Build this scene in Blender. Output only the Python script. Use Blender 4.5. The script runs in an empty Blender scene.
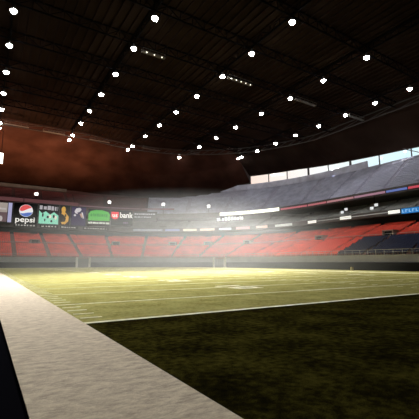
import bpy, bmesh, math, random
from mathutils import Vector, Matrix
random.seed(7)
PI = math.pi
S = bpy.context.scene
COL = S.collection

# ------------------------------------------------------------------ camera
H_EYE = 1.6
f_px, pitch, az = 355.0, math.radians(8.4123), math.radians(32.2586)
cam = bpy.data.cameras.new('camera')
cam.sensor_width = 36.0
cam.lens = 36.0 * f_px / 419.0
cam.clip_end = 1000
camo = bpy.data.objects.new('camera', cam)
COL.objects.link(camo)
camo.location = (0, 0, H_EYE)
camo.rotation_euler = (PI / 2 + pitch, 0, -az)
S.camera = camo

# ------------------------------------------------------------------ colour management
S.view_settings.view_transform = 'Standard'
S.view_settings.look = 'None'
S.view_settings.exposure = 0.0
S.view_settings.gamma = 1.0
S.view_settings.use_curve_mapping = False

# ------------------------------------------------------------------ sky seen through the windows
W = bpy.data.worlds.new('sky')
S.world = W
W.use_nodes = True
wn = W.node_tree
wn.nodes.clear()
wo = wn.nodes.new('ShaderNodeOutputWorld')
bg = wn.nodes.new('ShaderNodeBackground')
tc = wn.nodes.new('ShaderNodeTexCoord')
sx = wn.nodes.new('ShaderNodeSeparateXYZ')
rp = wn.nodes.new('ShaderNodeValToRGB')
wn.links.new(tc.outputs['Generated'], sx.inputs[0])
wn.links.new(sx.outputs['X'], rp.inputs[0])
wn.links.new(rp.outputs[0], bg.inputs[0])
wn.links.new(bg.outputs[0], wo.inputs[0])
rp.color_ramp.elements[0].position = 0.60
rp.color_ramp.elements[0].color = (1.0, 0.74, 0.62, 1)
rp.color_ramp.elements[1].position = 0.85
rp.color_ramp.elements[1].color = (0.72, 0.94, 1.0, 1)
e = rp.color_ramp.elements.new(0.72)
e.color = (0.98, 0.93, 0.88, 1)
bg.inputs[1].default_value = 1.15


# ------------------------------------------------------------------ daylight and fill
def spot(name, loc, aim, power, angle, blend, color, radius=1.0, vol=1.0):
    d = bpy.data.lights.new(name, 'SPOT')
    d.energy, d.spot_size, d.spot_blend, d.color = power, math.radians(angle), blend, color
    d.shadow_soft_size = radius
    o = bpy.data.objects.new(name, d)
    COL.objects.link(o)
    o.location = loc
    o.rotation_euler = (Vector(aim) - Vector(loc)).to_track_quat('-Z', 'Y').to_euler()
    return o


def area(name, loc, aim, power, sx_, sy_, spread, color):
    d = bpy.data.lights.new(name, 'AREA')
    d.shape, d.size, d.size_y = 'RECTANGLE', sx_, sy_
    d.energy, d.spread, d.color = power, math.radians(spread), color
    o = bpy.data.objects.new(name, d)
    COL.objects.link(o)
    o.location = loc
    o.rotation_euler = (Vector(aim) - Vector(loc)).to_track_quat('-Z', 'Y').to_euler()
    return o


DAY = (1.0, 0.95, 0.78)
area('daylight_shaft', (99, 86, 33.5), (12, 38, 1), 21000, 14, 4, 24, (1.0, 0.97, 0.92))
area('daylight_on_field', (98, 70, 32.5), (36, 54, 0), 28000, 40, 4, 70, (1.0, 0.95, 0.74))
area('added_warm_fill', (8, 127, 22.5), (8, 125, 44), 26000, 50, 1.5, 170, (1.0, 0.50, 0.25))  # added fill with no fixture, gives the far roof its brown glow

# ------------------------------------------------------------------ helpers
MATS = {}


def mat(name, color, rough=0.8, emit=0.0, var=0.0, scale=3.0, spec=0.2, metallic=0.0, ecol=None):
    if name in MATS:
        return MATS[name]
    m = bpy.data.materials.new(name)
    m.use_nodes = True
    nt = m.node_tree
    b = nt.nodes['Principled BSDF']
    c = (*color, 1)
    b.inputs['Base Color'].default_value = c
    b.inputs['Roughness'].default_value = rough
    b.inputs['Specular IOR Level'].default_value = spec
    b.inputs['Metallic'].default_value = metallic
    if var > 0:
        t = nt.nodes.new('ShaderNodeTexCoord')
        n = nt.nodes.new('ShaderNodeTexNoise')
        n.inputs['Scale'].default_value = scale
        n.inputs['Detail'].default_value = 3
        r = nt.nodes.new('ShaderNodeValToRGB')
        r.color_ramp.elements[0].position = 0.3
        r.color_ramp.elements[1].position = 0.7
        r.color_ramp.elements[0].color = (*[x * (1 - var) for x in color], 1)
        r.color_ramp.elements[1].color = (*[min(1, x * (1 + var)) for x in color], 1)
        nt.links.new(t.outputs['Object'], n.inputs['Vector'])
        nt.links.new(n.outputs['Fac'], r.inputs[0])
        nt.links.new(r.outputs[0], b.inputs['Base Color'])
    if emit > 0:
        b.inputs['Emission Color'].default_value = (*(ecol or color), 1)
        b.inputs['Emission Strength'].default_value = emit
    MATS[name] = m
    return m


class MB:
    """collects faces of one mesh"""

    def __init__(s):
        s.v, s.f = [], []

    def quad(s, *p):
        i = len(s.v)
        s.v += [tuple(x) for x in p]
        s.f.append(tuple(range(i, i + len(p))))
        return s

    def box(s, a, b):
        i = len(s.v)
        (x0, y0, z0), (x1, y1, z1) = a, b
        s.v += [(x0, y0, z0), (x1, y0, z0), (x1, y1, z0), (x0, y1, z0), (x0, y0, z1), (x1, y0, z1), (x1, y1, z1), (x0, y1, z1)]
        for q in ((0, 3, 2, 1), (4, 5, 6, 7), (0, 1, 5, 4), (1, 2, 6, 5), (2, 3, 7, 6), (3, 0, 4, 7)):
            s.f.append(tuple(i + k for k in q))
        return s

    def bar(s, p, q, w, h=None):
        """square bar from p to q"""
        p, q = Vector(p), Vector(q)
        d = (q - p).normalized()
        up = Vector((0, 0, 1)) if abs(d.z) < 0.95 else Vector((1, 0, 0))
        r = d.cross(up).normalized() * (w / 2)
        u = r.cross(d).normalized() * ((h or w) / 2)
        i = len(s.v)
        for c in (p, q):
            for a, b in ((-1, -1), (1, -1), (1, 1), (-1, 1)):
                s.v.append(tuple(c + r * a + u * b))
        for k in ((0, 1, 2, 3), (7, 6, 5, 4), (0, 4, 5, 1), (1, 5, 6, 2), (2, 6, 7, 3), (3, 7, 4, 0)):
            s.f.append(tuple(i + x for x in k))
        return s

    def lathe(s, prof, n=14, c=(0, 0, 0)):
        i = len(s.v)
        for r, z in prof:
            for k in range(n):
                a = 2 * PI * k / n
                s.v.append((c[0] + r * math.cos(a), c[1] + r * math.sin(a), c[2] + z))
        for j in range(len(prof) - 1):
            for k in range(n):
                a, b = i + j * n + k, i + j * n + (k + 1) % n
                s.f.append((a, b, b + n, a + n))
        return s

    def prism(s, pts, y0, y1):
        """polygon in local XZ extruded from y0 to y1 (y0 faces the viewer)"""
        i, n = len(s.v), len(pts)
        s.v += [(x, y0, z) for x, z in pts] + [(x, y1, z) for x, z in pts]
        s.f.append(tuple(range(i, i + n)))
        s.f.append(tuple(range(i + 2 * n - 1, i + n - 1, -1)))
        for k in range(n):
            l = (k + 1) % n
            s.f.append((i + k, i + n + k, i + n + l, i + l))
        return s

    def mesh(s, name):
        me = bpy.data.meshes.new(name)
        me.from_pydata(s.v, [], s.f)
        me.update()
        return me

    def build(s, name, m, parent=None, smooth=False):
        me = s.mesh(name)
        me.materials.append(m)
        if smooth:
            me.polygons.foreach_set('use_smooth', [True] * len(me.polygons))
        return link(name, me, parent)


def link(name, me, parent=None):
    o = bpy.data.objects.new(name, me)
    COL.objects.link(o)
    o.parent = parent
    return o


def tag(o, label, cat, group=None, kind=None):
    o['label'], o['category'] = label, cat
    if group:
        o['group'] = group
    if kind:
        o['kind'] = kind
    return o


def thing(name, label, cat, loc=(0, 0, 0), rz=0.0, group=None):
    o = bpy.data.objects.new(name, None)
    COL.objects.link(o)
    o.location, o.rotation_euler = loc, (0, 0, rz)
    return tag(o, label, cat, group)


def struct(o):
    o['kind'] = 'structure'
    return o


def copy_tree(o, parent=None):
    c = o.copy()
    COL.objects.link(c)
    c.parent = parent
    for ch in list(o.children):
        copy_tree(ch, c)
    return c


# the plan of the bowl: u runs along the front wall, s is the distance outward from it
YW, XW, RC = 112.0, 63.0, 35.0
UA, UB = 48.0, 48.0 + RC * PI / 2


def C(u, s):
    if u < UA:
        return u - 20.0, YW + s, 0.0
    if u < UB:
        a = (u - UA) / RC
        return XW - RC + (RC + s) * math.sin(a), YW - RC + (RC + s) * math.cos(a), a
    return XW + s, YW - RC - (u - UB), PI / 2


def P(u, s, z):
    x, y, a = C(u, s)
    return (x, y, z)


def lerp(tab, u):
    if u <= tab[0][0]:
        return tab[0][1]
    for (a, p), (b, q) in zip(tab, tab[1:]):
        if u <= b:
            return p + (q - p) * (u - a) / (b - a)
    return tab[-1][1]


U0, U1 = 2.0, 196.0
US = [U0 + (UA - U0) * k / 6 for k in range(6)] + [UA + (UB - UA) * k / 28 for k in range(28)] + [UB + (U1 - UB) * k / 10 for k in range(11)]


def loft(rows, us=US, name='', m=None, parent=None):
    """rows: list of functions u -> (s, z); a ribbed surface along the bowl"""
    b = MB()
    n = len(rows)
    for u in us:
        for r in rows:
            s_, z_ = r(u) if callable(r) else r
            b.v.append(P(u, s_, z_))
    for i in range(len(us) - 1):
        for j in range(n - 1):
            a = i * n + j
            b.f.append((a, a + n, a + n + 1, a + 1))
    return b.build(name, m, parent)


def facing(u, s, z):
    """location and z-rotation of something facing inward at (u, s, z)"""
    x, y, a = C(u, s)
    return (x, y, z), -a


# ------------------------------------------------------------------ materials
def turf_material():
    m = bpy.data.materials.new('turf')
    m.use_nodes = True
    nt = m.node_tree
    L = nt.links.new
    b = nt.nodes['Principled BSDF']
    b.inputs['Roughness'].default_value = 0.9
    b.inputs['Specular IOR Level'].default_value = 0.0
    t = nt.nodes.new('ShaderNodeTexCoord')

    def noise(scale, detail, stretch):
        mp = nt.nodes.new('ShaderNodeMapping')
        mp.inputs['Scale'].default_value = stretch
        L(t.outputs['Object'], mp.inputs[0])
        n = nt.nodes.new('ShaderNodeTexNoise')
        n.inputs['Scale'].default_value = scale
        n.inputs['Detail'].default_value = detail
        L(mp.outputs[0], n.inputs['Vector'])
        return n
    n1 = noise(0.9, 5, (1, 1, 1))
    n2 = noise(7.0, 4, (1, 1, 1))
    n3 = noise(60.0, 2, (1, 1, 1))
    ad = nt.nodes.new('ShaderNodeMath'); ad.operation = 'ADD'
    ad2 = nt.nodes.new('ShaderNodeMath'); ad2.operation = 'MULTIPLY_ADD'
    L(n1.outputs['Fac'], ad.inputs[0]); L(n2.outputs['Fac'], ad.inputs[1])
    L(n3.outputs['Fac'], ad2.inputs[0]); ad2.inputs[1].default_value = 0.8; L(ad.outputs[0], ad2.inputs[2])
    r = nt.nodes.new('ShaderNodeValToRGB')
    r.color_ramp.elements[0].position = 0.42
    r.color_ramp.elements[0].color = (0.20, 0.18, 0.055, 1)
    r.color_ramp.elements[1].position = 0.70
    r.color_ramp.elements[1].color = (0.46, 0.44, 0.18, 1)
    e = r.color_ramp.elements.new(0.55)
    e.color = (0.33, 0.31, 0.12, 1)
    dv = nt.nodes.new('ShaderNodeMath'); dv.operation = 'MULTIPLY'; dv.inputs[1].default_value = 0.38
    L(ad2.outputs[0], dv.inputs[0]); L(dv.outputs[0], r.inputs[0])
    # the end zone on the camera's side of the goal line has a much darker turf colour
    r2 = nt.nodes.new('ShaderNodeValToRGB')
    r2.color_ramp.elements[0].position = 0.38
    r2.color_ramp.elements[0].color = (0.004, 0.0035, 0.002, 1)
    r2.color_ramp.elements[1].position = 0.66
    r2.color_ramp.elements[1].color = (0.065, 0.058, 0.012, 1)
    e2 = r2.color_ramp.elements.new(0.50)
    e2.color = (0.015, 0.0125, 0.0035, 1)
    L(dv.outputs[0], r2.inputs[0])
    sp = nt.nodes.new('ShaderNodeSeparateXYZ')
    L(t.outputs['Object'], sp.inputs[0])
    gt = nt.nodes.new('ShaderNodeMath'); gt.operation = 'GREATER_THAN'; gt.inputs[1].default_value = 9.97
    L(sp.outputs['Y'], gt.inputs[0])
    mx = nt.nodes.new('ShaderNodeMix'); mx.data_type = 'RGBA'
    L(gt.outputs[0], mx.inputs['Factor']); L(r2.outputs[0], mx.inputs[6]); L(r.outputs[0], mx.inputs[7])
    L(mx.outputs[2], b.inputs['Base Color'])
    bp = nt.nodes.new('ShaderNodeBump')
    bp.inputs['Strength'].default_value = 0.5
    bp.inputs['Distance'].default_value = 0.03
    L(n3.outputs['Fac'], bp.inputs['Height']); L(bp.outputs[0], b.inputs['Normal'])
    return m


def border_material():
    m = bpy.data.materials.new('white_border_turf')
    m.use_nodes = True
    nt = m.node_tree
    L = nt.links.new
    b = nt.nodes['Principled BSDF']
    b.inputs['Roughness'].default_value = 0.95
    b.inputs['Specular IOR Level'].default_value = 0.05
    t = nt.nodes.new('ShaderNodeTexCoord')
    mp = nt.nodes.new('ShaderNodeMapping')
    mp.inputs['Scale'].default_value = (1.2, 3.0, 1)
    mp.inputs['Rotation'].default_value = (0, 0, 0.4)
    L(t.outputs['Object'], mp.inputs[0])
    n = nt.nodes.new('ShaderNodeTexNoise')
    n.inputs['Scale'].default_value = 3.0
    n.inputs['Detail'].default_value = 8
    n.inputs['Roughness'].default_value = 0.75
    L(mp.outputs[0], n.inputs['Vector'])
    r = nt.nodes.new('ShaderNodeValToRGB')
    r.color_ramp.elements[0].position = 0.32
    r.color_ramp.elements[0].color = (0.38, 0.31, 0.26, 1)
    r.color_ramp.elements[1].position = 0.58
    r.color_ramp.elements[1].color = (0.72, 0.635, 0.52, 1)
    L(n.outputs['Fac'], r.inputs[0]); L(r.outputs[0], b.inputs['Base Color'])
    bp = nt.nodes.new('ShaderNodeBump')
    bp.inputs['Strength'].default_value = 0.6
    bp.inputs['Distance'].default_value = 0.03
    L(n.outputs['Fac'], bp.inputs['Height']); L(bp.outputs[0], b.inputs['Normal'])
    return m


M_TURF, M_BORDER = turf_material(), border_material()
M_PAINT = mat('field_paint', (0.80, 0.77, 0.58), 0.9, var=0.25, scale=2.0)
M_APRON = mat('dark_apron', (0.004, 0.004, 0.006), 0.9, spec=0.0)
M_CONC = mat('concrete', (0.30, 0.17, 0.15), 0.9, var=0.15, scale=0.5)
M_CONC_D = mat('concrete_dark', (0.09, 0.085, 0.085), 0.9, var=0.2, scale=0.5)
M_LEDGE = mat('ledge_grey', (0.36, 0.35, 0.35), 0.7, var=0.1, scale=0.4)
M_PAD = mat('wall_padding', (0.012, 0.011, 0.011), 0.8, spec=0.05)
M_DARK = mat('recess_dark', (0.03, 0.028, 0.03), 0.9)
M_RED = mat('red_seat', (0.88, 0.085, 0.050), 0.5, var=0.25, scale=0.4)
M_NAVY = mat('navy_seat', (0.014, 0.020, 0.075), 0.5, var=0.2, scale=0.4)
M_SLATE = mat('slate_seat', (0.36, 0.37, 0.48), 0.5, var=0.2, scale=0.4)
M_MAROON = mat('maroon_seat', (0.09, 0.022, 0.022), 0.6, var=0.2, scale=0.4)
M_GREYSEAT = mat('grey_seat', (0.30, 0.31, 0.31), 0.5, var=0.2, scale=0.4)
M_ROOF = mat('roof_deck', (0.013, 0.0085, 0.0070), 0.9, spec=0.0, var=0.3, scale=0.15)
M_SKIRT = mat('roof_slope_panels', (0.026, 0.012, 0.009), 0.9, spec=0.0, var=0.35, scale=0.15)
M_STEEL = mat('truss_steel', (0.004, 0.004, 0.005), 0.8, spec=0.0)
M_CAT = mat('catwalk_steel', (0.05, 0.048, 0.045), 0.5)
M_HOUS = mat('lamp_housing', (0.10, 0.10, 0.10), 0.5)
M_LAMP = mat('lamp_glow', (1.0, 0.97, 0.90), 0.5, emit=175.0)
M_BULB = mat('small_bulb_glow', (1.0, 0.95, 0.85), 0.5, emit=1.2)
M_FLOOD = mat('fascia_lamp_glow', (1.0, 0.96, 0.92), 0.5, emit=4.0)
M_BLACK = mat('screen_black', (0.005, 0.005, 0.006), 0.6, spec=0.02)
M_FRAME = mat('board_frame', (0.05, 0.05, 0.055), 0.5)
M_WHITE_E = mat('led_white', (0.9, 0.9, 0.86), 0.5, emit=0.75)
M_MULL = mat('mullion', (0.06, 0.06, 0.065), 0.6)


def led(name, color, s=0.7):
    return mat('led_' + name, tuple(c * 0.4 for c in color), 0.5, emit=s, ecol=color)


def glass_material():
    m = bpy.data.materials.new('window_glass')
    m.use_nodes = True
    nt = m.node_tree
    nt.nodes.clear()
    o = nt.nodes.new('ShaderNodeOutputMaterial')
    mx = nt.nodes.new('ShaderNodeMixShader')
    tr = nt.nodes.new('ShaderNodeBsdfTransparent')
    gl = nt.nodes.new('ShaderNodeBsdfGlossy')
    gl.inputs['Roughness'].default_value = 0.05
    tr.inputs[0].default_value = (0.96, 0.98, 1.0, 1)
    mx.inputs[0].default_value = 0.05
    nt.links.new(tr.outputs[0], mx.inputs[1]); nt.links.new(gl.outputs[0], mx.inputs[2]); nt.links.new(mx.outputs[0], o.inputs[0])
    return m


M_GLASS = glass_material()

# ================================================================== SETTING
# ground: playing field, white sideline border, dark apron
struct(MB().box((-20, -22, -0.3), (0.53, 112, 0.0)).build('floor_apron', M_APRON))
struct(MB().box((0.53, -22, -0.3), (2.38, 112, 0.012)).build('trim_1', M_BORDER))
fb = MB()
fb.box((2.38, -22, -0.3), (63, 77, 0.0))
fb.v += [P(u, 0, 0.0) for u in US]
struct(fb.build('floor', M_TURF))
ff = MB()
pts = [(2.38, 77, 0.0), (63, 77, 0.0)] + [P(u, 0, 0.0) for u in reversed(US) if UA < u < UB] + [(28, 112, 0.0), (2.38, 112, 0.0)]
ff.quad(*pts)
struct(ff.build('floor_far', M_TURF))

# painted lines, ticks and yard numbers
mk = MB()
Z0, Z1 = 0.0, 0.006
GOAL, STEP = 9.97, 4.572
XS0, XS1 = 2.38, 51.3
for k in range(0, 21):
    y = GOAL + STEP * k
    w = 0.10 if k in (0, 20) else 0.055
    mk.box((XS0, y - w, Z0), (XS1, y + w, Z1))
for k in range(1, 100):
    y = GOAL + 0.9144 * k
    if k % 5 == 0:
        continue
    for xa in (XS0 + 0.1, 23.3, 29.8, XS1 - 0.75):
        mk.box((xa, y - 0.05, Z0), (xa + 0.62, y + 0.05, Z1))
mk.box((XS1, -2, Z0), (XS1 + 1.9, 111.5, Z1))
mk.box((XS0, 110.6, Z0), (XS1, 111.8, Z1))
struct(mk.build('field_markings', M_PAINT))


def yard_digit(b, ch, x0, yc):
    """block digit, base towards the near sideline; height along +X, width along -Y"""
    h, w, t = 1.9, 1.2, 0.34
    seg = {'a': ((h - t, 0), (h, w)), 'd': ((0, 0), (t, w)), 'g': ((h / 2 - t / 2, 0), (h / 2 + t / 2, w)),
           'f': ((h / 2, 0), (h, t)), 'e': ((0, 0), (h / 2, t)), 'b': ((h / 2, w - t), (h, w)), 'c': ((0, w - t), (h / 2, w))}
    use = {'0': 'abcdef', '1': 'm', '2': 'abged', '3': 'abgcd', '4': 'fgbc', '5': 'afgcd'}[ch]
    for q in use:
        if q == 'm':
            a, c = (0, w / 2 - t / 2), (h, w / 2 + t / 2)
        else:
            a, c = seg[q]
        b.box((x0 + a[0], yc - c[1], Z0), (x0 + c[0], yc - a[1], Z1 + 0.002))


nb = MB()
for k, d in enumerate('123454321'):
    y = GOAL + 9.144 * (k + 1)
    for x0 in (13.2, 39.5):
        yard_digit(nb, d, x0, y + 1.6)
        yard_digit(nb, '0', x0, y - 0.4)
struct(nb.build('field_number_markings', M_PAINT))

# bowl: front wall, ledge, lower tier, recess, club tier, upper deck
struct(loft([(0, 0), (0, 1.5), (0.25, 1.55), (1.2, 1.55)], name='wall_field', m=M_PAD))
struct(loft([(1.2, 1.5), (1.2, 2.95), (1.15, 3.0), (1.6, 3.0)], name='trim_2', m=M_LEDGE))


def stair_rows(s0, z0, s1, z1, n):
    r = [(s0, z0)]
    for k in range(n):
        sa, sb = s0 + (s1 - s0) * k / n, s0 + (s1 - s0) * (k + 1) / n
        zb = z0 + (z1 - z0) * (k + 1) / n
        r += [(sb, z0 + (z1 - z0) * k / n), (sb, zb)]
    return r


LOW1 = (1.6, 3.0, 11.8, 6.9, 12)
LOW2 = (13.4, 7.3, 24.2, 11.0, 12)
CLUB = (21.6, 13.9, 32.4, 18.0, 11)
UPPER = (24.8, 20.2, 40.0, 31.8, 17)
struct(loft(stair_rows(*LOW1) + [(13.4, 6.9), (13.4, 7.3)] + stair_rows(*LOW2) + [(26, 11.0)], name='floor_lower_terrace', m=M_CONC))
struct(loft([(26, 10.9), (26, 13.0), (21.0, 13.0)], name='wall_concourse', m=M_DARK))
struct(loft([(21.0, 12.95), (21.0, 14.35), (21.2, 14.4), (21.6, 13.9)], name='trim_3', m=M_CONC_D))
struct(loft(stair_rows(*CLUB) + [(33.5, 18.0)], name='floor_club_terrace', m=mat('concrete_grey', (0.22, 0.22, 0.22), 0.9, var=0.1, scale=0.5)))
struct(loft([(33.5, 17.9), (33.5, 18.9), (24.0, 18.9)], name='wall_club', m=mat('suite_glass_dark', (0.09, 0.09, 0.095), 0.5)))
struct(loft([(24.0, 18.85), (24.0, 20.5), (24.3, 20.55), (24.8, 20.2)], name='trim_4', m=M_CONC_D))
UTOP = [(60, 30.0), (66, 31.0), (76, 31.8), (130, 31.8), (150, 31.0)]
US_END = [u for u in US if u < 66]
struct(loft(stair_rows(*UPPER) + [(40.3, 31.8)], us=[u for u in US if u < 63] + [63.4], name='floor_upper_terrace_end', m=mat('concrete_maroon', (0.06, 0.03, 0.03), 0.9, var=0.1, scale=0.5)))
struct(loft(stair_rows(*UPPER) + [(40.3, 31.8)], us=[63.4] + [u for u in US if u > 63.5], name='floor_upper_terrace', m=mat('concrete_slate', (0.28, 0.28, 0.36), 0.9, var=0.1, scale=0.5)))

# roof: flat deck with ribs, sloped rim, windows between rim and upper deck
ZR = 44.2
REDGE = [(UA, 6.0), (UB, 28.0)]
RIM = [(2, 29.9), (22.5, 30.2), (48, 29.6), (58, 28.0), (66, 26.1), (71, 27.2), (76, 30.0), (80, 32.4), (84.2, 35.0)]
WTOP = [(84.5, 37.6), (94, 37.4), (103, 36.0), (114, 35.2), (125, 34.6), (137, 33.9), (196, 33.9)]
us_a = [u for u in US if u < 84] + [84.4]
us_b = [84.4] + [u for u in US if u > 84.6]
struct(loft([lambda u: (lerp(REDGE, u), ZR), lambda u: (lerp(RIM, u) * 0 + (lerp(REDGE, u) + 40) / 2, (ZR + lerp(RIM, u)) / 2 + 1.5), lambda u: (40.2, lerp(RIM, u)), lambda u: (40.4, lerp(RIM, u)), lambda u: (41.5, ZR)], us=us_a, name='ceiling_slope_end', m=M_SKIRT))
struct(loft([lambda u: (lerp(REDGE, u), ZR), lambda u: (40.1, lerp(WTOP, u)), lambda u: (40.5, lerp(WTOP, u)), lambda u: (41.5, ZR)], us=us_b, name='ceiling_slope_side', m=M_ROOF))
struct(loft([(40.3, 29), (40.35, 44.5)], us=us_a, name='wall_end', m=M_DARK))
rf = MB()
edge = [P(u, lerp(REDGE, u), ZR) for u in US]
rf.quad(*([(-20, 118, ZR)] + edge + [(91, -45, ZR), (-20, -45, ZR)]))
for k in range(66):
    x = -14 + 1.6 * k
    rf.bar((x, -20, ZR - 0.18), (x, 117 if x < 28 else 77 + math.sqrt(max(0, 41 ** 2 - (x - 28) ** 2)) if x < 68 else 77, ZR - 0.18), 0.25, 0.35)
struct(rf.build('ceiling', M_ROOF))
struct(MB().box((-20.5, -45, 0), (-20, 160, 46)).build('wall_near', M_DARK))
struct(MB().box((-20, -45.5, 0), (110, -45, 46)).build('wall_back', M_DARK))
struct(MB().box((-20, -45, -0.4), (110, -22, -0.31)).build('floor_back', M_APRON))

# pale edge beam under the low roof rim at the end
struct(loft([(36.9, 30.5), (36.2, 30.4), (36.2, 29.2), (36.9, 29.1)], us=[18, 24.5, 28, 33, 38, 42, 46], name='trim_5', m=M_CONC_D))
# raised parapet behind the top row, up to the step in the window sill
ups = [u for u in US if 76 <= u < 112.5] + [112.9]
struct(loft([(39.6, 31.7), (39.6, 34.0), (40.0, 34.05), (40.2, 31.7)], us=ups, name='wall_parapet', m=M_SLATE))

# windows: one structure each with frame and pane
wu = [84.5, 88.3, 92.1, 96.4, 100.3, 106.3, 116.8, 126.8, 138.0, 150.0]
for i, (a, b) in enumerate(zip(wu, wu[1:])):
    root = bpy.data.objects.new('window_%d' % (i + 1), None)
    COL.objects.link(root)
    root.location = P((a + b) / 2, 40.3, 31.8)
    struct(root)
    loc = Vector(root.location)
    zt0, zt1 = lerp(WTOP, a) + 0.1, lerp(WTOP, b) + 0.1
    zb = 31.8
    fr, pn = MB(), MB()
    n = 4
    seq = [a + (b - a) * k / n for k in range(n + 1)]
    thick = 0.55 if i in (3, 5) else 0.28
    A, B = Vector(P(a, 40.3, zb)) - loc, Vector(P(a, 40.3, zt0)) - loc
    fr.bar(A, B, thick)
    for p, q in zip(seq, seq[1:]):
        fr.bar(Vector(P(p, 40.3, zb)) - loc, Vector(P(q, 40.3, zb)) - loc, 0.2)
        z0_, z1_ = lerp(WTOP, p), lerp(WTOP, q)
        fr.bar(Vector(P(p, 40.3, z0_)) - loc, Vector(P(q, 40.3, z1_)) - loc, 0.2)
        pn.quad(Vector(P(p, 40.35, zb)) - loc, Vector(P(q, 40.35, zb)) - loc, Vector(P(q, 40.35, z1_)) - loc, Vector(P(p, 40.35, z0_)) - loc)
    fr.build('window_frame', M_MULL, root)
    pn.build('window_pane', M_GLASS, root)
br = MB()
br.bar(P(124.0, 39.9, 35.2), P(131.5, 39.9, 31.4), 0.22)
br.bar(P(131.5, 39.9, 31.4), P(134.5, 39.9, 34.0), 0.22)
tag(br.build('roof_brace', M_MULL), 'thin dark diagonal brace crossing the clerestory windows at the far right', 'brace')

# ================================================================== SEATS
def seat_geo(b, u, s, z, wide=0.48):
    x, y, a = C(u, s)
    ca, sa = math.cos(a), math.sin(a)

    def T(lx, ly, lz):      # lx along the row, ly outward
        return (x + lx * ca + ly * sa, y - lx * sa + ly * ca, z + lz)
    w = wide / 2
    for (x0, x1, y0, y1, z0, z1, lean) in ((-w, w, -0.42, 0.0, 0.38, 0.46, 0), (-w, w, -0.02, 0.06, 0.40, 0.86, 0.14), (-0.04, 0.04, -0.15, 0.0, 0.0, 0.38, 0)):
        i = len(b.v)
        for zz, d in ((z0, 0), (z1, lean)):
            for lx, ly in ((x0, y0), (x1, y0), (x1, y1), (x0, y1)):
                b.v.append(T(lx, ly + d, zz))
        for q in ((0, 3, 2, 1), (4, 5, 6, 7), (0, 1, 5, 4), (1, 2, 6, 5), (2, 3, 7, 6), (3, 0, 4, 7)):
            b.f.append(tuple(i + k for k in q))


def aisle_gap(u, s):
    return (u % 9.0) < 0.8


PORTALS = [33.5, 56.2, 70.6, 80.0, 90.9, 114.4, 134.0]


def near_portal(u, s):
    if 24.0 < s < 27.2 and any(abs(u - p) < 0.9 for p in (34.1, 54.9, 67.1, 77.8)):
        return True
    return 13.4 < s < 16.2 and any(abs(u - p) * ((RC + s) / RC if UA < u < UB else 1) < 1.6 for p in PORTALS)


spots = {}


def row_spots(kind_of, tier, ua=U0 + 1, ub=150.0):
    s0, z0, s1, z1, n = tier
    for k in range(n):
        s = s0 + (s1 - s0) * (k + 1) / n - 0.12
        z = z0 + (z1 - z0) * k / n
        u = ua
        while u < ub:
            R = (RC + s) / RC if UA < u < UB else 1.0
            if tier is UPPER and u < 84 and s > 36.0:
                u += 0.56 / R
                continue
            if not aisle_gap(u, s) and not near_portal(u, s):
                spots.setdefault(kind_of(u, s), []).append((u, s, z))
            u += 0.56 / R


row_spots(lambda u, s: 'navy' if u > 129 else 'red', LOW1)
row_spots(lambda u, s: 'redback', LOW2)
row_spots(lambda u, s: 'grey' if u > 60 else 'greyend', CLUB)
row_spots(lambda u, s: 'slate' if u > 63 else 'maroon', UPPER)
spots['red'] += spots.pop('redback')
spots['grey'] += spots.pop('greyend')

proto_b = MB()
for bx in (((-0.24, -0.42, 0.38), (0.24, 0.0, 0.46)), ((-0.04, -0.15, 0.0), (0.04, 0.0, 0.38))):
    proto_b.box(*bx)
i0 = len(proto_b.v)
proto_b.v += [(-0.24, -0.02, 0.4), (0.24, -0.02, 0.4), (0.24, 0.06, 0.4), (-0.24, 0.06, 0.4), (-0.24, 0.12, 0.86), (0.24, 0.12, 0.86), (0.24, 0.2, 0.86), (-0.24, 0.2, 0.86)]
for q in ((0, 3, 2, 1), (4, 5, 6, 7), (0, 1, 5, 4), (1, 2, 6, 5), (2, 3, 7, 6), (3, 0, 4, 7)):
    proto_b.f.append(tuple(i0 + k for k in q))

SEATINFO = {
    'navy': (M_NAVY, 'navy blue stadium seat in the lower block at the right end of the far sideline', 'navy lower seats', 'dark navy blue seats filling the lower block at the far right'),
    'red': (M_RED, 'red stadium seat in the nearest red rows around the navy block at far right', 'nearest red lower seats', 'long curved banks of red seats behind the field wall'),
    'grey': (M_GREYSEAT, 'grey stadium seat in the shaded middle tier towards the right edge', 'nearest grey middle tier seats', 'curved banks of grey seats in the shaded middle tier'),
    'slate': (M_SLATE, 'slate grey stadium seat in the upper deck below the right-hand windows', 'nearest slate upper deck seats', 'long curved upper deck of slate grey seats under the windows'),
    'maroon': (M_MAROON, None, None, 'dark maroon seats of the upper deck above the row of advertising boards'),
}
SEATNAME = {'navy': 'navy_stadium_seat', 'red': 'red_stadium_seat', 'grey': 'grey_stadium_seat', 'slate': 'slate_stadium_seat'}
for key, lst in spots.items():
    m, lab, grp, mass = SEATINFO[key]
    lst.sort(key=lambda q: (Vector(P(*q)) - Vector((0, 0, 1.6))).length + (1000 if q[0] > 137.2 + (q[1] - 1.5) * -0.13 else 0))
    single = 300 if lab else 0
    if key == 'navy':
        single = min(300, sum(1 for q in lst if q[0] <= 137.2))
    if single:
        me = proto_b.mesh(SEATNAME[key])
        me.materials.append(m)
        for q in lst[:single]:
            loc, rz = facing(*q)
            o = link(SEATNAME[key], me)
            o.location, o.rotation_euler = loc, (0, 0, rz)
            tag(o, lab, 'seat', grp)
    b = MB()
    for q in lst[single:]:
        seat_geo(b, *q)
    if b.v:
        tag(b.build('stadium_seats' if False else 'seating_bank', m), mass, 'seating', kind='stuff')

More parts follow.
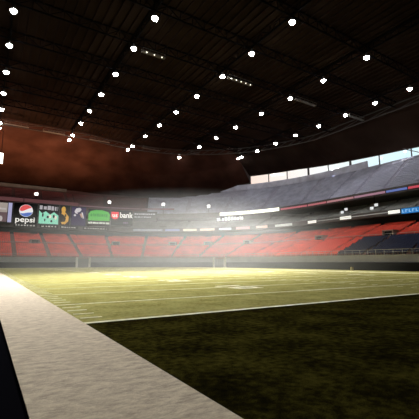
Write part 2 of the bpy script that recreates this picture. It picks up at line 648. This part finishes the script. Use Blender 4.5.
# ================================================================== STAND FITTINGS
# entrances in the cross aisle
POS_WORDS = ['below the cola board at far left', 'below the red bank board', 'in the corner, with darkest opening', 'in the pale hazy corner above the pale field gate',
             'just right of the corner haze', 'in the red rows left of the navy block', 'above the navy seats at far right']
for u, wd in zip(PORTALS, POS_WORDS):
    loc, rz = facing(u, 13.3, 6.9)
    t = thing('stand_entrance', 'small concrete stand entrance ' + wd, 'entrance', loc, rz, 'entrances along the cross aisle')
    w = MB()
    w.box((-1.3, 0, 0), (-1.0, 2.2, 1.7)); w.box((1.0, 0, 0), (1.3, 2.2, 1.7)); w.box((-1.3, 0, 1.6), (1.3, 2.2, 1.85))
    w.build('surround', mat('pale_concrete', (0.33, 0.25, 0.22), 0.9), t)
    MB().box((-1.0, 0.5, 0), (1.0, 0.6, 1.6)).build('opening', M_BLACK, t)

# railing along the cross aisle and along the front ledge
for nm, s, z, lab in (('cross_aisle_railing', 12.6, 6.9, 'thin pale railing along the cross aisle between red seat rows'),
                      ('front_railing', 1.35, 3.0, 'low grey railing on the ledge in front of the first seat row')):
    r = MB()
    uu = U0
    while uu < 146:
        r.bar(P(uu, s, z), P(uu, s, z + 0.95), 0.06)
        r.bar(P(uu, s, z + 0.95), P(uu + 1.75, s, z + 0.95), 0.08)
        r.bar(P(uu, s, z + 0.5), P(uu + 1.75, s, z + 0.5), 0.05)
        uu += 1.75
    tag(r.build(nm, mat('rail_grey', (0.45, 0.42, 0.40), 0.5)), lab, 'railing')

# gates in the field wall
M_POST = mat('gate_post', (0.66, 0.64, 0.58), 0.7)
for u0, u1, lab in ((43.6, 47.3, 'grey gate with pale posts in the field wall below the green board'),
                    (87.9, 91.9, 'grey gate between two cream posts at the hazy corner of the field')):
    loc, rz = facing((u0 + u1) / 2, -0.5, 0)
    t = thing('field_gate', lab, 'gate', loc, rz)
    w = (u1 - u0) / 2
    MB().box((-w - 0.3, -0.3, 0), (-w + 0.3, 0.2, 3.0)).build('post', M_POST, t)
    MB().box((w - 0.3, -0.3, 0), (w + 0.3, 0.2, 3.0)).build('post', M_POST, t)
    MB().box((-w + 0.3, -0.2, 2.5), (w - 0.3, 0.2, 2.9)).build('lintel', M_CONC, t)
    d = MB()
    d.box((-w + 0.3, -0.1, 0.05), (w - 0.3, 0.1, 2.5))
    for k in range(5):
        xx = -w + 0.3 + (2 * w - 0.6) * (k + 0.5) / 5
        d.box((xx - 0.04, -0.16, 0.05), (xx + 0.04, -0.1, 2.5))
    d.build('door_leaf', mat('gate_leaf', (0.17, 0.17, 0.16), 0.7), t)


# ------------------------------------------------------------------ boards
def board(name, label, u0, u1, s, z0, z1, cat='sign', group=None, back=M_BLACK, frame=True):
    x0, y0, a0 = C(u0, s)
    x1, y1, a1 = C(u1, s)
    rz = math.atan2(y1 - y0, x1 - x0)
    w = math.hypot(x1 - x0, y1 - y0)
    t = thing(name, label, cat, ((x0 + x1) / 2, (y0 + y1) / 2, z0), rz, group)
    h = z1 - z0
    MB().box((-w / 2, 0, 0), (w / 2, 0.3, h)).build('panel', back, t)
    if frame:
        f = MB()
        g = 0.12
        f.box((-w / 2, -0.06, 0), (w / 2, 0, g)); f.box((-w / 2, -0.06, h - g), (w / 2, 0, h))
        f.box((-w / 2, -0.06, g), (-w / 2 + g, 0, h - g)); f.box((w / 2 - g, -0.06, g), (w / 2, 0, h - g))
        f.build('frame', M_FRAME, t)
    return t, w, h


def shape(t, name, m, polys, y=-0.02, th=0.05, label=None):
    b = MB()
    for p in polys:
        b.prism(p, y - th, y)
    o = b.build(name, m, t)
    if label:
        o['label'] = label
    return o


def rect(x0, z0, x1, z1):
    return [(x0, z0), (x1, z0), (x1, z1), (x0, z1)]


def ell(cx, cz, rx, rz, n=20, a0=0, a1=2 * PI):
    full = abs(a1 - a0 - 2 * PI) < 1e-6
    return [(cx + rx * math.cos(a0 + (a1 - a0) * k / (n if full else n - 1)), cz + rz * math.sin(a0 + (a1 - a0) * k / (n if full else n - 1))) for k in range(n)]


def dashes(x0, x1, z, h, seed, gap=0.25, wmin=0.3, wmax=1.0):
    r = random.Random(seed)
    out, x = [], x0
    while x < x1 - 0.1:
        w = min(r.uniform(wmin, wmax), x1 - x)
        out.append(rect(x, z + r.uniform(0, h * .15), x + w, z + h * r.uniform(.8, 1)))
        x += w + gap * r.uniform(.6, 1.6)
    return out


def lettering(t, text, m, size, x, z, y=-0.06, sx_=1.0, name='lettering', bold=0.0):
    cu = bpy.data.curves.new(name, 'FONT')
    cu.body = text
    cu.size = size
    cu.align_x = 'CENTER'
    cu.extrude = 0.03
    cu.offset = bold
    cu.materials.append(m)
    tmp = bpy.data.objects.new('tmp_text', cu)
    me = bpy.data.meshes.new_from_object(tmp)
    bpy.data.objects.remove(tmp)
    o = link(name, me, t)
    o.location = (x, y, z)
    o.rotation_euler = (PI / 2, 0, 0)
    o.scale = (sx_, 1, 1)
    return o


G = 'advertising boards above the far end stand'
# pale picture screen at the left edge
t, w, h = board('video_screen', 'pale picture screen with lavender right border, at the left edge of the board row', 19.0, 26.9, 20, 14.2, 21.0, 'screen', G)
shape(t, 'picture', led('beige', (0.50, 0.44, 0.40), 0.55), [rect(-w / 2 + .2, h * .5, w / 2 - 1.5, h - .3)])
shape(t, 'picture', led('mauve', (0.20, 0.13, 0.14), 0.5), [rect(-w / 2 + .2, .3, w / 2 - 1.5, h * .5)])
shape(t, 'border', led('lavender', (0.42, 0.42, 0.66), 0.75), [rect(w / 2 - 1.3, .2, w / 2 - .2, h - .2)])
shape(t, 'picture_figures', led('dim_white', (0.6, 0.56, 0.55), 0.6), [ell(w / 2 - 3.2, 1.3, .5, .9), ell(w / 2 - 4.8, 1.1, .5, .7), rect(-w / 2 + .4, h * .62, w / 2 - 1.9, h * .7)], y=-0.07)

# cola board
t, w, h = board('advertising_board', 'black board with a red, white and blue globe and white cola lettering', 27.1, 34.4, 20, 14.0, 21.2, 'sign', G)
cx, cz, R = 0.1, 4.55, 2.05
shape(t, 'globe', led('globe_white', (0.80, 0.80, 0.84), 0.85), [ell(cx, cz, R, R, 32)])


def wave(x, base, amp):
    return base + amp * math.sin(x / R * 2.2) + 0.45 * x / R


top = [(cx + R * .95 * math.cos(a), cz + R * .95 * math.sin(a)) for a in [math.radians(12 + k * 8) for k in range(21)]]
top = [p for p in top]
xs = [top[-1][0] + (top[0][0] - top[-1][0]) * k / 12 for k in range(1, 12)]
shape(t, 'globe_red', led('globe_red', (0.80, 0.10, 0.10), 0.75), [top + [(x, cz + max(-.2, wave(x - cx, .35, .35))) for x in xs]], y=-0.08)
bot = [(cx + R * .95 * math.cos(a), cz + R * .95 * math.sin(a)) for a in [math.radians(200 + k * 8) for k in range(20)]]
xs = [bot[-1][0] + (bot[0][0] - bot[-1][0]) * k / 12 for k in range(1, 12)]
shape(t, 'globe_blue', led('globe_blue', (0.10, 0.20, 0.62), 0.7), [bot + [(x, cz - .75 + .22 * math.sin((x - cx) * 1.2)) for x in xs]], y=-0.08)
lettering(t, 'pepsi', M_WHITE_E, 2.5, 0.0, 0.75, sx_=1.15, bold=0.03)

# mint board with figures
t, w, h = board('advertising_board', 'mint green and grey board with dark specks, right of the cola globe board', 34.6, 41.2, 20, 14.2, 21.5, 'sign', G)
shape(t, 'mint_block', led('mint', (0.30, 0.78, 0.58), 0.7), [[(-w / 2 + .2, .3), (w / 2 - .2, .3), (w / 2 - .2, 3.4), (1.6, 4.5), (.4, 3.6), (-1, 4.6), (-2.2, 3.9), (-w / 2 + .2, 4.8)]])
shape(t, 'pale_lettering', led('pale_grey', (0.5, 0.48, 0.52), 0.65), dashes(-w / 2 + .3, w / 2 - .5, 5.0, 1.6, 5, .25, .5, 1.1))
shape(t, 'dark_print', M_BLACK, [ell(-1.9, 3.3, .25, .7), ell(-.3, 2.7, .35, .45), ell(.9, 1.3, .3, .4), ell(1.6, 3.0, .3, .6), ell(-1.2, 1.6, .2, .5)], y=-0.08)
shape(t, 'cream_marks', led('cream', (0.85, 0.85, 0.7), 0.7), [ell(.4, 2.9, .45, .6), ell(2.2, 2.6, .4, .7)], y=-0.07)

# gold board
t, w, h = board('advertising_board', 'narrow dark board with a curling gold shape beside the mint board', 41.3, 44.9, 20, 14.2, 21.5, 'sign', G)
gold = led('gold', (0.72, 0.40, 0.06), 0.65)
shape(t, 'gold_shape', gold, [ell(-.5, 5.6, .7, 1.1), [(-.9, 5.0), (.2, 4.6), (1.3, 3.2), (1.2, 1.6), (.2, .5), (-.9, .5), (-1.2, 1.2), (.1, 1.4), (.4, 2.6), (-.3, 3.6), (-1.2, 4.2)]])
shape(t, 'dark_shape', mat('brown_mark', (0.03, 0.015, 0.005), 0.7), [ell(.2, 3.6, .3, .5), ell(-.4, 2.0, .35, .5)], y=-0.08)

# violet board
t, w, h = board('advertising_board', 'dark violet board with a white curved figure left of the green board', 45.1, 49.5, 20, 14.2, 21.4, 'sign', G)
shape(t, 'violet_field', led('violet', (0.018, 0.007, 0.065), 0.7), [rect(-w / 2 + .2, .3, w / 2 - .2, h - .3)])
shape(t, 'white_figure', led('soft_white', (0.62, 0.60, 0.64), 0.7), [[(-.9, 6.4), (.4, 6.7), (.9, 6.0), (.3, 5.2), (-.6, 4.9), (-.2, 4.4), (-1.2, 4.6), (-1.5, 5.4)], [(.9, 5.2), (1.4, 5.0), (1.9, 3.0), (1.5, 2.8)], ell(-1.3, 3.9, .4, .35)], y=-0.08)
shape(t, 'tan_stroke', led('tan', (0.6, 0.40, 0.28), 0.6), [[(.3, 4.4), (1.0, 4.8), (1.4, 3.4), (1.0, 3.1)]], y=-0.09)

# green board
t, w, h = board('advertising_board', 'bright green rounded board with a white caption strip beneath', 49.9, 54.9, 20, 14.6, 21.0, 'sign', G)
gw, g0, g1 = w / 2 - .15, 2.0, 5.9
shape(t, 'green_field', led('green', (0.08, 0.55, 0.06), 0.6), [[(-gw, g0), (gw, g0), (gw, 4.6), (gw - .6, 5.4), (1.0, g1), (-1.2, g1), (-gw + .7, 5.4), (-gw, 4.4)]])
shape(t, 'green_script', led('dark_green', (0.02, 0.33, 0.03), 0.6), dashes(-gw + .7, gw - .6, 3.4, 1.3, 9, .22, .3, .9), y=-0.08)
shape(t, 'white_caption', led('caption', (0.75, 0.8, 0.72), 0.7), dashes(-gw, gw, .8, .75, 4, .12, .5, 1.5))

# bank board
t, w, h = board('advertising_board', 'dark board with a red shield and white bold bank lettering', 55.1, 60.2, 20, 15.2, 20.9, 'sign', G)
zb = 2.9
shape(t, 'red_shield', led('shield_red', (0.80, 0.03, 0.05), 0.8), [[(-w / 2 + .1, zb + .2), (-w / 2 + .7, zb - .5), (-w / 2 + 1.4, zb - .7), (-w / 2 + 2.4, zb - .4), (-w / 2 + 2.8, zb + .3), (-w / 2 + 2.8, zb + 2.1), (-w / 2 + .1, zb + 2.1)]])
lettering(t, 'us', M_WHITE_E, 2.2, -w / 2 + 1.45, zb + .15, y=-0.09, bold=0.04)
lettering(t, 'bank', M_WHITE_E, 2.9, w / 2 - 2.5, zb, sx_=0.85, bold=0.045)
shape(t, 'mauve_mark', led('mauve_mark', (0.25, 0.16, 0.30), 0.6), dashes(.6, 2.2, .7, .6, 3, .2, .3, .6))

# small text board
t, w, h = board('advertising_board', 'small dark board with thin lines of white text right of the bank board', 60.4, 66.0, 20, 16.8, 20.6, 'sign', G, back=M_FRAME)
shape(t, 'text_print', led('text_white', (0.62, 0.64, 0.68), 0.6), dashes(-w / 2 + .3, w / 2 - .6, 2.6, .55, 11, .2, .3, .9) + dashes(-w / 2 + .3, w / 2 - 2.2, 1.5, .45, 12, .2, .3, .9))

# lower fascia caption strip under the boards and separate strips
FG = 'lit strips on the lower balcony front'


def strip(label, u0, u1, col, s=20.9, z0=13.2, z1=14.2, strength=0.6, cat='sign', group=FG, marks=None, nm='balcony_strip_sign', back=None):
    t, w, h = board(nm, label, u0, u1, s, z0, z1, cat, group, back=back or M_BLACK, frame=False)
    if col:
        shape(t, 'lit_face', led('_'.join(nm.split('_')[:1]) + '%02d%02d%02d' % tuple(int(c * 99) for c in col), col, strength), [rect(-w / 2 + .08, .08, w / 2 - .08, h - .08)])
    if marks:
        m, polys = marks(w, h)
        shape(t, 'lettering', m, polys, y=-0.08)
    return t


LW = led('small_white', (0.62, 0.60, 0.58), 0.6)
for (a, b, sd, lab) in ((27.6, 34.6, 21, 'dark balcony strip with white dashes below the cola globe board'),
                        (35.4, 41.4, 22, 'dark balcony strip with faint dashes below the mint board'),
                        (41.8, 48.0, 23, 'dark balcony strip with white dashes below the gold and violet boards'),
                        (49.0, 54.8, 24, 'dark balcony strip with pale marks below the green board')):
    strip(lab, a, b, None, z0=13.2, z1=14.2, marks=lambda w, h, sd=sd: (LW, dashes(-w / 2 + .5, w / 2 - .8, .3, .45, sd, .35, .3, .8)))
strip('thin blue-white balcony strip with dots just right of the bank board', 60.3, 67.4, (0.22, 0.25, 0.32), marks=lambda w, h: (LW, dashes(-w / 2 + .3, w / 2 - .3, .35, .3, 31, .3, .3, .9)))
strip('plain bluish balcony strip left of the first cream strip', 67.9, 71.5, (0.26, 0.30, 0.50))
strip('cream balcony strip, left one of the warm pair in the corner', 72.3, 75.7, (0.85, 0.74, 0.58), strength=.75)
strip('peach balcony strip, right one of the warm pair in the corner', 76.4, 80.1, (0.82, 0.62, 0.50), strength=.75)
strip('blue-white balcony strip below the left end of the bright white board', 81.1, 84.3, (0.62, 0.72, 0.78), strength=.75)
strip('pink balcony strip below the middle of the bright white board', 85.4, 88.9, (0.78, 0.45, 0.45), strength=.75)
strip('peach balcony strip below the right half of the bright white board', 90.4, 93.4, (0.80, 0.58, 0.50), strength=.75)
strip('cream and blue balcony strip just past the right end of the white board', 95.2, 99.7, (0.62, 0.66, 0.62), strength=.7)
strip('white balcony strip, leftmost of the three bright ones on the right', 103.9, 107.4, (0.92, 0.93, 0.85), strength=.95)
strip('white balcony strip, middle one of the three bright ones on the right', 115.7, 119.5, (0.92, 0.93, 0.85), strength=.95)
strip('white balcony strip beside the blue lettered sign at far right', 129.9, 133.0, (0.92, 0.93, 0.85), strength=.95)
strip('blue balcony sign with pale lettering at the right edge', 133.2, 139.0, (0.02, 0.20, 0.55), z0=12.9, z1=14.3, strength=.8,
      marks=lambda w, h: (led('pale_blue', (0.35, 0.62, 0.85), .7), [q for k in range(7) for q in (rect(-w / 2 + .3 + k * .8, .35, -w / 2 + .5 + k * .8, 1.05), rect(-w / 2 + .3 + k * .8, .85 if k % 2 else .35, -w / 2 + .8 + k * .8, 1.05 if k % 2 else .52))]))
# thin bright rail joining the strips on the right
rl = MB()
for k in range(16):
    a, b = 107.5 + k * 1.4, 107.5 + (k + 1) * 1.4
    rl.bar(P(a, 20.85, 13.75), P(b, 20.85, 13.75), 0.14)
tag(rl.build('balcony_light_rail', led('rail_white', (0.5, 0.52, 0.5), .6)), 'thin pale rail of light joining the white strips on the right balcony', 'light')

# bright white board in the corner, with a row of white letter shapes below
uu = [80.7, 84.4, 88.1, 91.8, 95.3]
for k, (a, b) in enumerate(zip(uu, uu[1:])):
    strip('bright white upper balcony board, %s of four end to end in the corner' % ['leftmost', 'second from left', 'third from left', 'rightmost'][k], a, b, (0.98, 0.98, 0.86), s=23.7, z0=19.0, z1=20.4, strength=1.2, group='bright white corner boards', nm='white_light_board')
t, w, h = board('letter_board', 'grey board with a row of blurred white letter shapes under the white boards', 79.7, 92.8, 24.6, 16.9, 18.8, 'sign', back=M_FRAME, frame=False)
WH = led('letter_white', (0.85, 0.88, 0.85), 0.95)
polys = []
r_ = random.Random(4)
x = -w / 2 + .3
for k, (lw, lh) in enumerate([(1.4, 1.2), (.25, .6), (.9, 1.0), (1.0, 1.3), (1.1, 1.4), (.9, 1.3), (.35, 1.2), (.3, 1.2), (1.0, 1.0), (.35, 1.3), (.8, 1.1)]):
    polys.append(rect(x, .25, x + lw, .25 + lh))
    x += lw + .28
shape(t, 'letter_shapes', WH, polys)

# ribbon boards along the upper balcony
for (a, b, col, lab) in ((95.5, 102.0, (0.55, 0.16, 0.20), 'pink ribbon board right of the bright white corner boards'),
                         (102.1, 109.0, (0.50, 0.17, 0.20), 'rose ribbon board at the start of the straight upper balcony'),
                         (109.1, 118.5, (0.48, 0.24, 0.27), 'pale pink ribbon board in the middle of the straight upper balcony'),
                         (118.6, 127.9, (0.40, 0.22, 0.30), 'mauve ribbon board left of the blue ribbon board'),
                         (128.0, 133.6, (0.14, 0.20, 0.52), 'blue ribbon board on the upper balcony near the right edge'),
                         (133.7, 140.0, (0.62, 0.08, 0.12), 'red ribbon board at the right edge of the upper balcony')):
    strip(lab, a, b, col, s=23.85, z0=19.2, z1=19.95, strength=.65, group='ribbon boards on the upper balcony', nm='ribbon_board')
# pinkish trim above the boards at the end
for (a, b, lab) in ((8.0, 30.0, 'dull red ribbon board above the cola globe board'), (30.1, 47.9, 'dull red ribbon board above the mint, gold and violet boards'),
                    (48.0, 55.0, 'dull pink ribbon board above the green board'), (55.1, 62.0, 'dull pink ribbon board above the bank board'), (62.1, 70.0, 'faint pink ribbon board above the small text board')):
    n_ = 2 if b < 48.5 else 1
    strip(lab, a, b, (0.16, 0.06, 0.065) if b < 50 else (0.22, 0.10, 0.13), s=21.5, z0=21.6, z1=23.0 if b < 48 else 22.2, strength=.5, group='red ribbon boards over the end boards', nm='ribbon_board')

# lamps on the front of the upper deck
for u, s, z, lab in ((34.1, 25.2, 25.4, 'small white floodlight above the cola globe board'), (54.9, 25.2, 24.6, 'small white floodlight above the red bank board'),
                     (67.1, 25.2, 24.4, 'small white floodlight above the curved corner balcony'), (77.8, 25.2, 23.2, 'small tall white floodlight left of the bright white boards')):
    loc, rz = facing(u, s, 20.4)
    t = thing('deck_floodlight', lab, 'light', loc, rz, 'floodlights on the upper deck')
    h = z - 20.4
    MB().bar((0, 0, 0), (0, 0, h - .45), 0.14).build('pole', M_STEEL, t)
    MB().box((-.6, -.1, h - .55), (.6, .25, h + .55)).build('housing', M_HOUS, t)
    MB().box((-.52, -.16, h - .48), (.52, -.1, h + .48)).build('lens', M_FLOOD, t)

# small screens hung under the upper balcony
for u, lab in ((116.1, 'small white double screen hung below the pale pink ribbon board'), (125.3, 'small white double screen hung below the mauve ribbon board')):
    loc, rz = facing(u, 22.6, 15.2)
    t = thing('hanging_screen', lab, 'screen', loc, rz, 'hanging screens on the right')
    MB().bar((0, .15, 1.7), (0, .15, 3.7), .1).build('hanger', M_STEEL, t)
    for xx, zz in ((-.75, .0), (.55, .7)):
        b_ = MB().box((xx - .55, 0, zz), (xx + .55, .2, zz + .85)).build('screen', M_FRAME, t)
        MB().box((xx - .5, -.03, zz + .06), (xx + .5, 0, zz + .8)).build('screen_face', led('screen_grey', (0.7, 0.74, 0.76), .9), b_)

# bright lamp on the wall at the left edge
t = thing('wall_floodlight', 'white floodlight hanging before the dark end roof at the left picture edge', 'light', (2.2, 124, 33.3))
MB().box((-.6, 0, -1.8), (.6, .5, 1.8)).build('housing', M_HOUS, t)
MB().box((-.5, -.06, -1.6), (.5, 0, 1.6)).build('lens', M_FLOOD, t)
MB().bar((0, .3, 1.8), (0, .3, 9.3), .15).build('bracket', M_STEEL, t)

# small pale marker on the far sideline
t = thing('sideline_marker', 'tiny pale marker block on the far sideline in front of the dark wall', 'marker', (60.9, 44.5, 0))
mb_ = MB()
mb_.box((-.2, -.2, .04), (.2, .2, .62)); mb_.build('marker_block', mat('marker_cream', (0.85, 0.72, 0.40), .6), t)
MB().box((-.35, -.35, 0), (.35, .35, .04)).build('base', M_STEEL, t)

# ================================================================== ROOF STEEL AND LAMPS
ZL = 41.6
ROWS = [
    (1.0, [60.2, 71.0, 82.0, 93.3, 103.9, 114.9, 119.3], 'leftmost'),
    (20.8, [49.8, 59.6, 70.6, 81.5, 92.5, 102.6, 114.0, 119.2], 'second'),
    (40.6, [38.4, 49.1, 59.1, 70.1, 81.0, 91.8, 102.6, 114.2, 119.0], 'third'),
    (60.5, [38.1, 48.7, 58.8, 69.6, 81.2, 91.9, 102.7, 117.6], 'fourth'),
    (80.5, [31.6, 40.6, 49.3, 58.1, 67.3, 76.6, 85.7, 95.3, 104.6, 106.8], 'rightmost'),
]


def truss(name, label, p, q, group, hgt=1.7, bay=2.4):
    b = MB()
    p, q = Vector(p), Vector(q)
    n = max(2, int((q - p).length / bay))
    up = Vector((0, 0, hgt))
    b.bar(p, q, .22); b.bar(p + up, q + up, .22)
    for k in range(n):
        a, c = p.lerp(q, k / n), p.lerp(q, (k + 1) / n)
        if k % 2 == 0:
            b.bar(a, c + up, .12)
        else:
            b.bar(a + up, c, .12)
        b.bar(a, a + up, .1)
    return tag(b.build(name, M_STEEL), label, 'truss', group)


ordn = ['nearest', 'second', 'third', 'fourth', 'fifth', 'sixth', 'seventh']
for k, y in enumerate((38.3, 49.2, 59.6, 70.3, 81.2, 92.1, 102.7)):
    truss('roof_truss', '%s steel roof truss spanning across the field, counted away from the camera' % ordn[k], (-18, y, 42.2), (90 if y < 90 else 84, y, 42.2), 'roof trusses across the field')
for x, ys, wd in ROWS:
    truss('roof_truss', 'steel roof truss running along the field above the %s row of roof lamps' % wd, (x, 5, 42.5), (x, min(116.5, ys[-1]), 42.5), 'roof trusses along the field', 1.5)
eb = MB()
ed = [P(u, lerp(REDGE, u) - .4, 0) for u in US]
for a, c in zip(ed, ed[1:]):
    for z in (42.0, 43.7):
        eb.bar((a[0], a[1], z), (c[0], c[1], z), .26)
    eb.bar((a[0], a[1], 42.0), (c[0], c[1], 43.7), .14)
tag(eb.build('edge_truss', mat('edge_steel', (0.02, 0.018, 0.018), .6)), 'pale curved edge truss around the rim of the flat roof', 'truss')

lamp0 = None
ordf = ['farthest', 'second', 'third', 'fourth', 'fifth', 'sixth', 'seventh', 'eighth', 'ninth', 'tenth']
for x, ys, wd in ROWS:
    for k, y in enumerate(ys):
        n = len(ys) - 1 - k
        where = 'farthest' if n == 0 else '%s from the far end' % ordf[n]
        lab = 'white roof lamp, %s of the %s row' % (where, wd)
        if wd not in ('leftmost', 'rightmost'):
            lab += ' from the left'
        if lamp0 is None:
            lamp0 = t = thing('roof_lamp', lab, 'lamp', group='roof lamps')
            MB().lathe([(0.02, .95), (.16, .93), (.2, .55), (.48, .25), (.54, 0.0), (.50, 0.02), (.42, .22), (.05, .3)]).build('housing', M_HOUS, t, True)
            MB().lathe([(.50, .06), (.49, -.10), (.40, -.28), (.22, -.40), (.01, -.44)]).build('lens', M_LAMP, t, True)
            MB().bar((0, 0, .9), (0, 0, 1.3), .1).build('bracket', M_STEEL, t)
        else:
            t = copy_tree(lamp0)
            t['label'] = lab
        t.location = (x, y, ZL - .3)

# short catwalks beside some lamps, two with strings of little bulbs
def catwalk(label, x0, x1, y, z, bulbs=0, bl=None):
    t = thing('catwalk', label, 'catwalk', ((x0 + x1) / 2, y, z), 0, 'catwalks under the roof')
    w = (x1 - x0) / 2
    MB().box((-w, -.4, 0), (w, .4, .1)).build('deck', M_CAT, t)
    r = MB()
    for sy in (-.4, .4):
        r.bar((-w, sy, .7), (w, sy, .7), .06)
        k = 0
        while -w + k * 1.5 <= w + .01:
            r.bar((-w + k * 1.5, sy, .05), (-w + k * 1.5, sy, .7), .05)
            k += 1
    r.build('railing', M_CAT, t)
    hg = MB()
    for xx in (-w + .1, w - .1):
        hg.bar((xx, 0, .1), (xx, 0, ZR - z - .05), .07)
    hg.build('hanger', M_STEEL, t)
    for k in range(bulbs):
        xx = x0 + (x1 - x0) * (k + .5) / bulbs
        o = MB().lathe([(.01, .14), (.1, .1), (.14, 0), (.1, -.1), (.01, -.14)], 10, (0, 0, 0)).build('catwalk_bulb', M_BULB, None, True)
        o.location = (xx, y - .36, z - .10)
        tag(o, 'tiny round catwalk bulb, %s from the left %s' % (['first', 'second', 'third', 'fourth', 'fifth'][k], bl), 'bulb', 'catwalk bulbs')


catwalk('catwalk with five tiny bulbs right of a third-row roof lamp', 42.0, 48.5, 58.9, 41.2, 5, 'in the string of five')
catwalk('short catwalk with three tiny bulbs right of a second-row roof lamp', 22.5, 27.2, 59.6, 41.2, 3, 'in the string of three')
catwalk('lit catwalk right of a fourth-row roof lamp', 62.0, 69.5, 58.8, 41.4)
catwalk('lit catwalk right of a rightmost-row roof lamp', 81.8, 88.5, 58.1, 41.4)
catwalk('lit catwalk at the far left end of the roof', 2.0, 8.5, 114.9, 41.4)
catwalk('lit catwalk left of the second-row lamps at the far roof edge', 12.5, 18.8, 115.5, 41.4)
catwalk('lit catwalk right of the second-row lamps at the far roof edge', 26.5, 33.0, 115.5, 41.4)
catwalk('lit catwalk right of the third-row lamps at the far roof edge', 44.5, 51.0, 114.6, 41.4)
catwalk('lit catwalk right of the fourth-row far lamp', 61.8, 65.5, 111.0, 41.4)

# ================================================================== HAZE lit by the daylight
def haze():
    b = bmesh.new()
    bmesh.ops.create_icosphere(b, subdivisions=4, radius=1.0)
    me = bpy.data.meshes.new('haze')
    b.to_mesh(me)
    b.free()
    m = bpy.data.materials.new('haze')
    m.use_nodes = True
    nt = m.node_tree
    nt.nodes.clear()
    L = nt.links.new
    o = nt.nodes.new('ShaderNodeOutputMaterial')
    v = nt.nodes.new('ShaderNodeVolumePrincipled')
    v.inputs['Color'].default_value = (0.98, 0.99, 1.0, 1)
    v.inputs['Anisotropy'].default_value = 0.0
    t = nt.nodes.new('ShaderNodeTexCoord')
    g = nt.nodes.new('ShaderNodeTexGradient')
    g.gradient_type = 'SPHERICAL'
    mu = nt.nodes.new('ShaderNodeMath'); mu.operation = 'MULTIPLY'; mu.inputs[1].default_value = 0.014
    mn = nt.nodes.new('ShaderNodeMath'); mn.operation = 'MINIMUM'; mn.inputs[1].default_value = 0.0036
    L(t.outputs['Object'], g.inputs[0]); L(g.outputs['Fac'], mu.inputs[0]); L(mu.outputs[0], mn.inputs[0]); L(mn.outputs[0], v.inputs['Density'])
    L(v.outputs[0], o.inputs['Volume'])
    me.materials.append(m)
    h = link('haze', me)
    h.location = (31, 66, 1)
    h.scale = (38, 47, 13)
    tag(h, 'pale light haze hanging over the far half of the field', 'haze', kind='stuff')


haze()
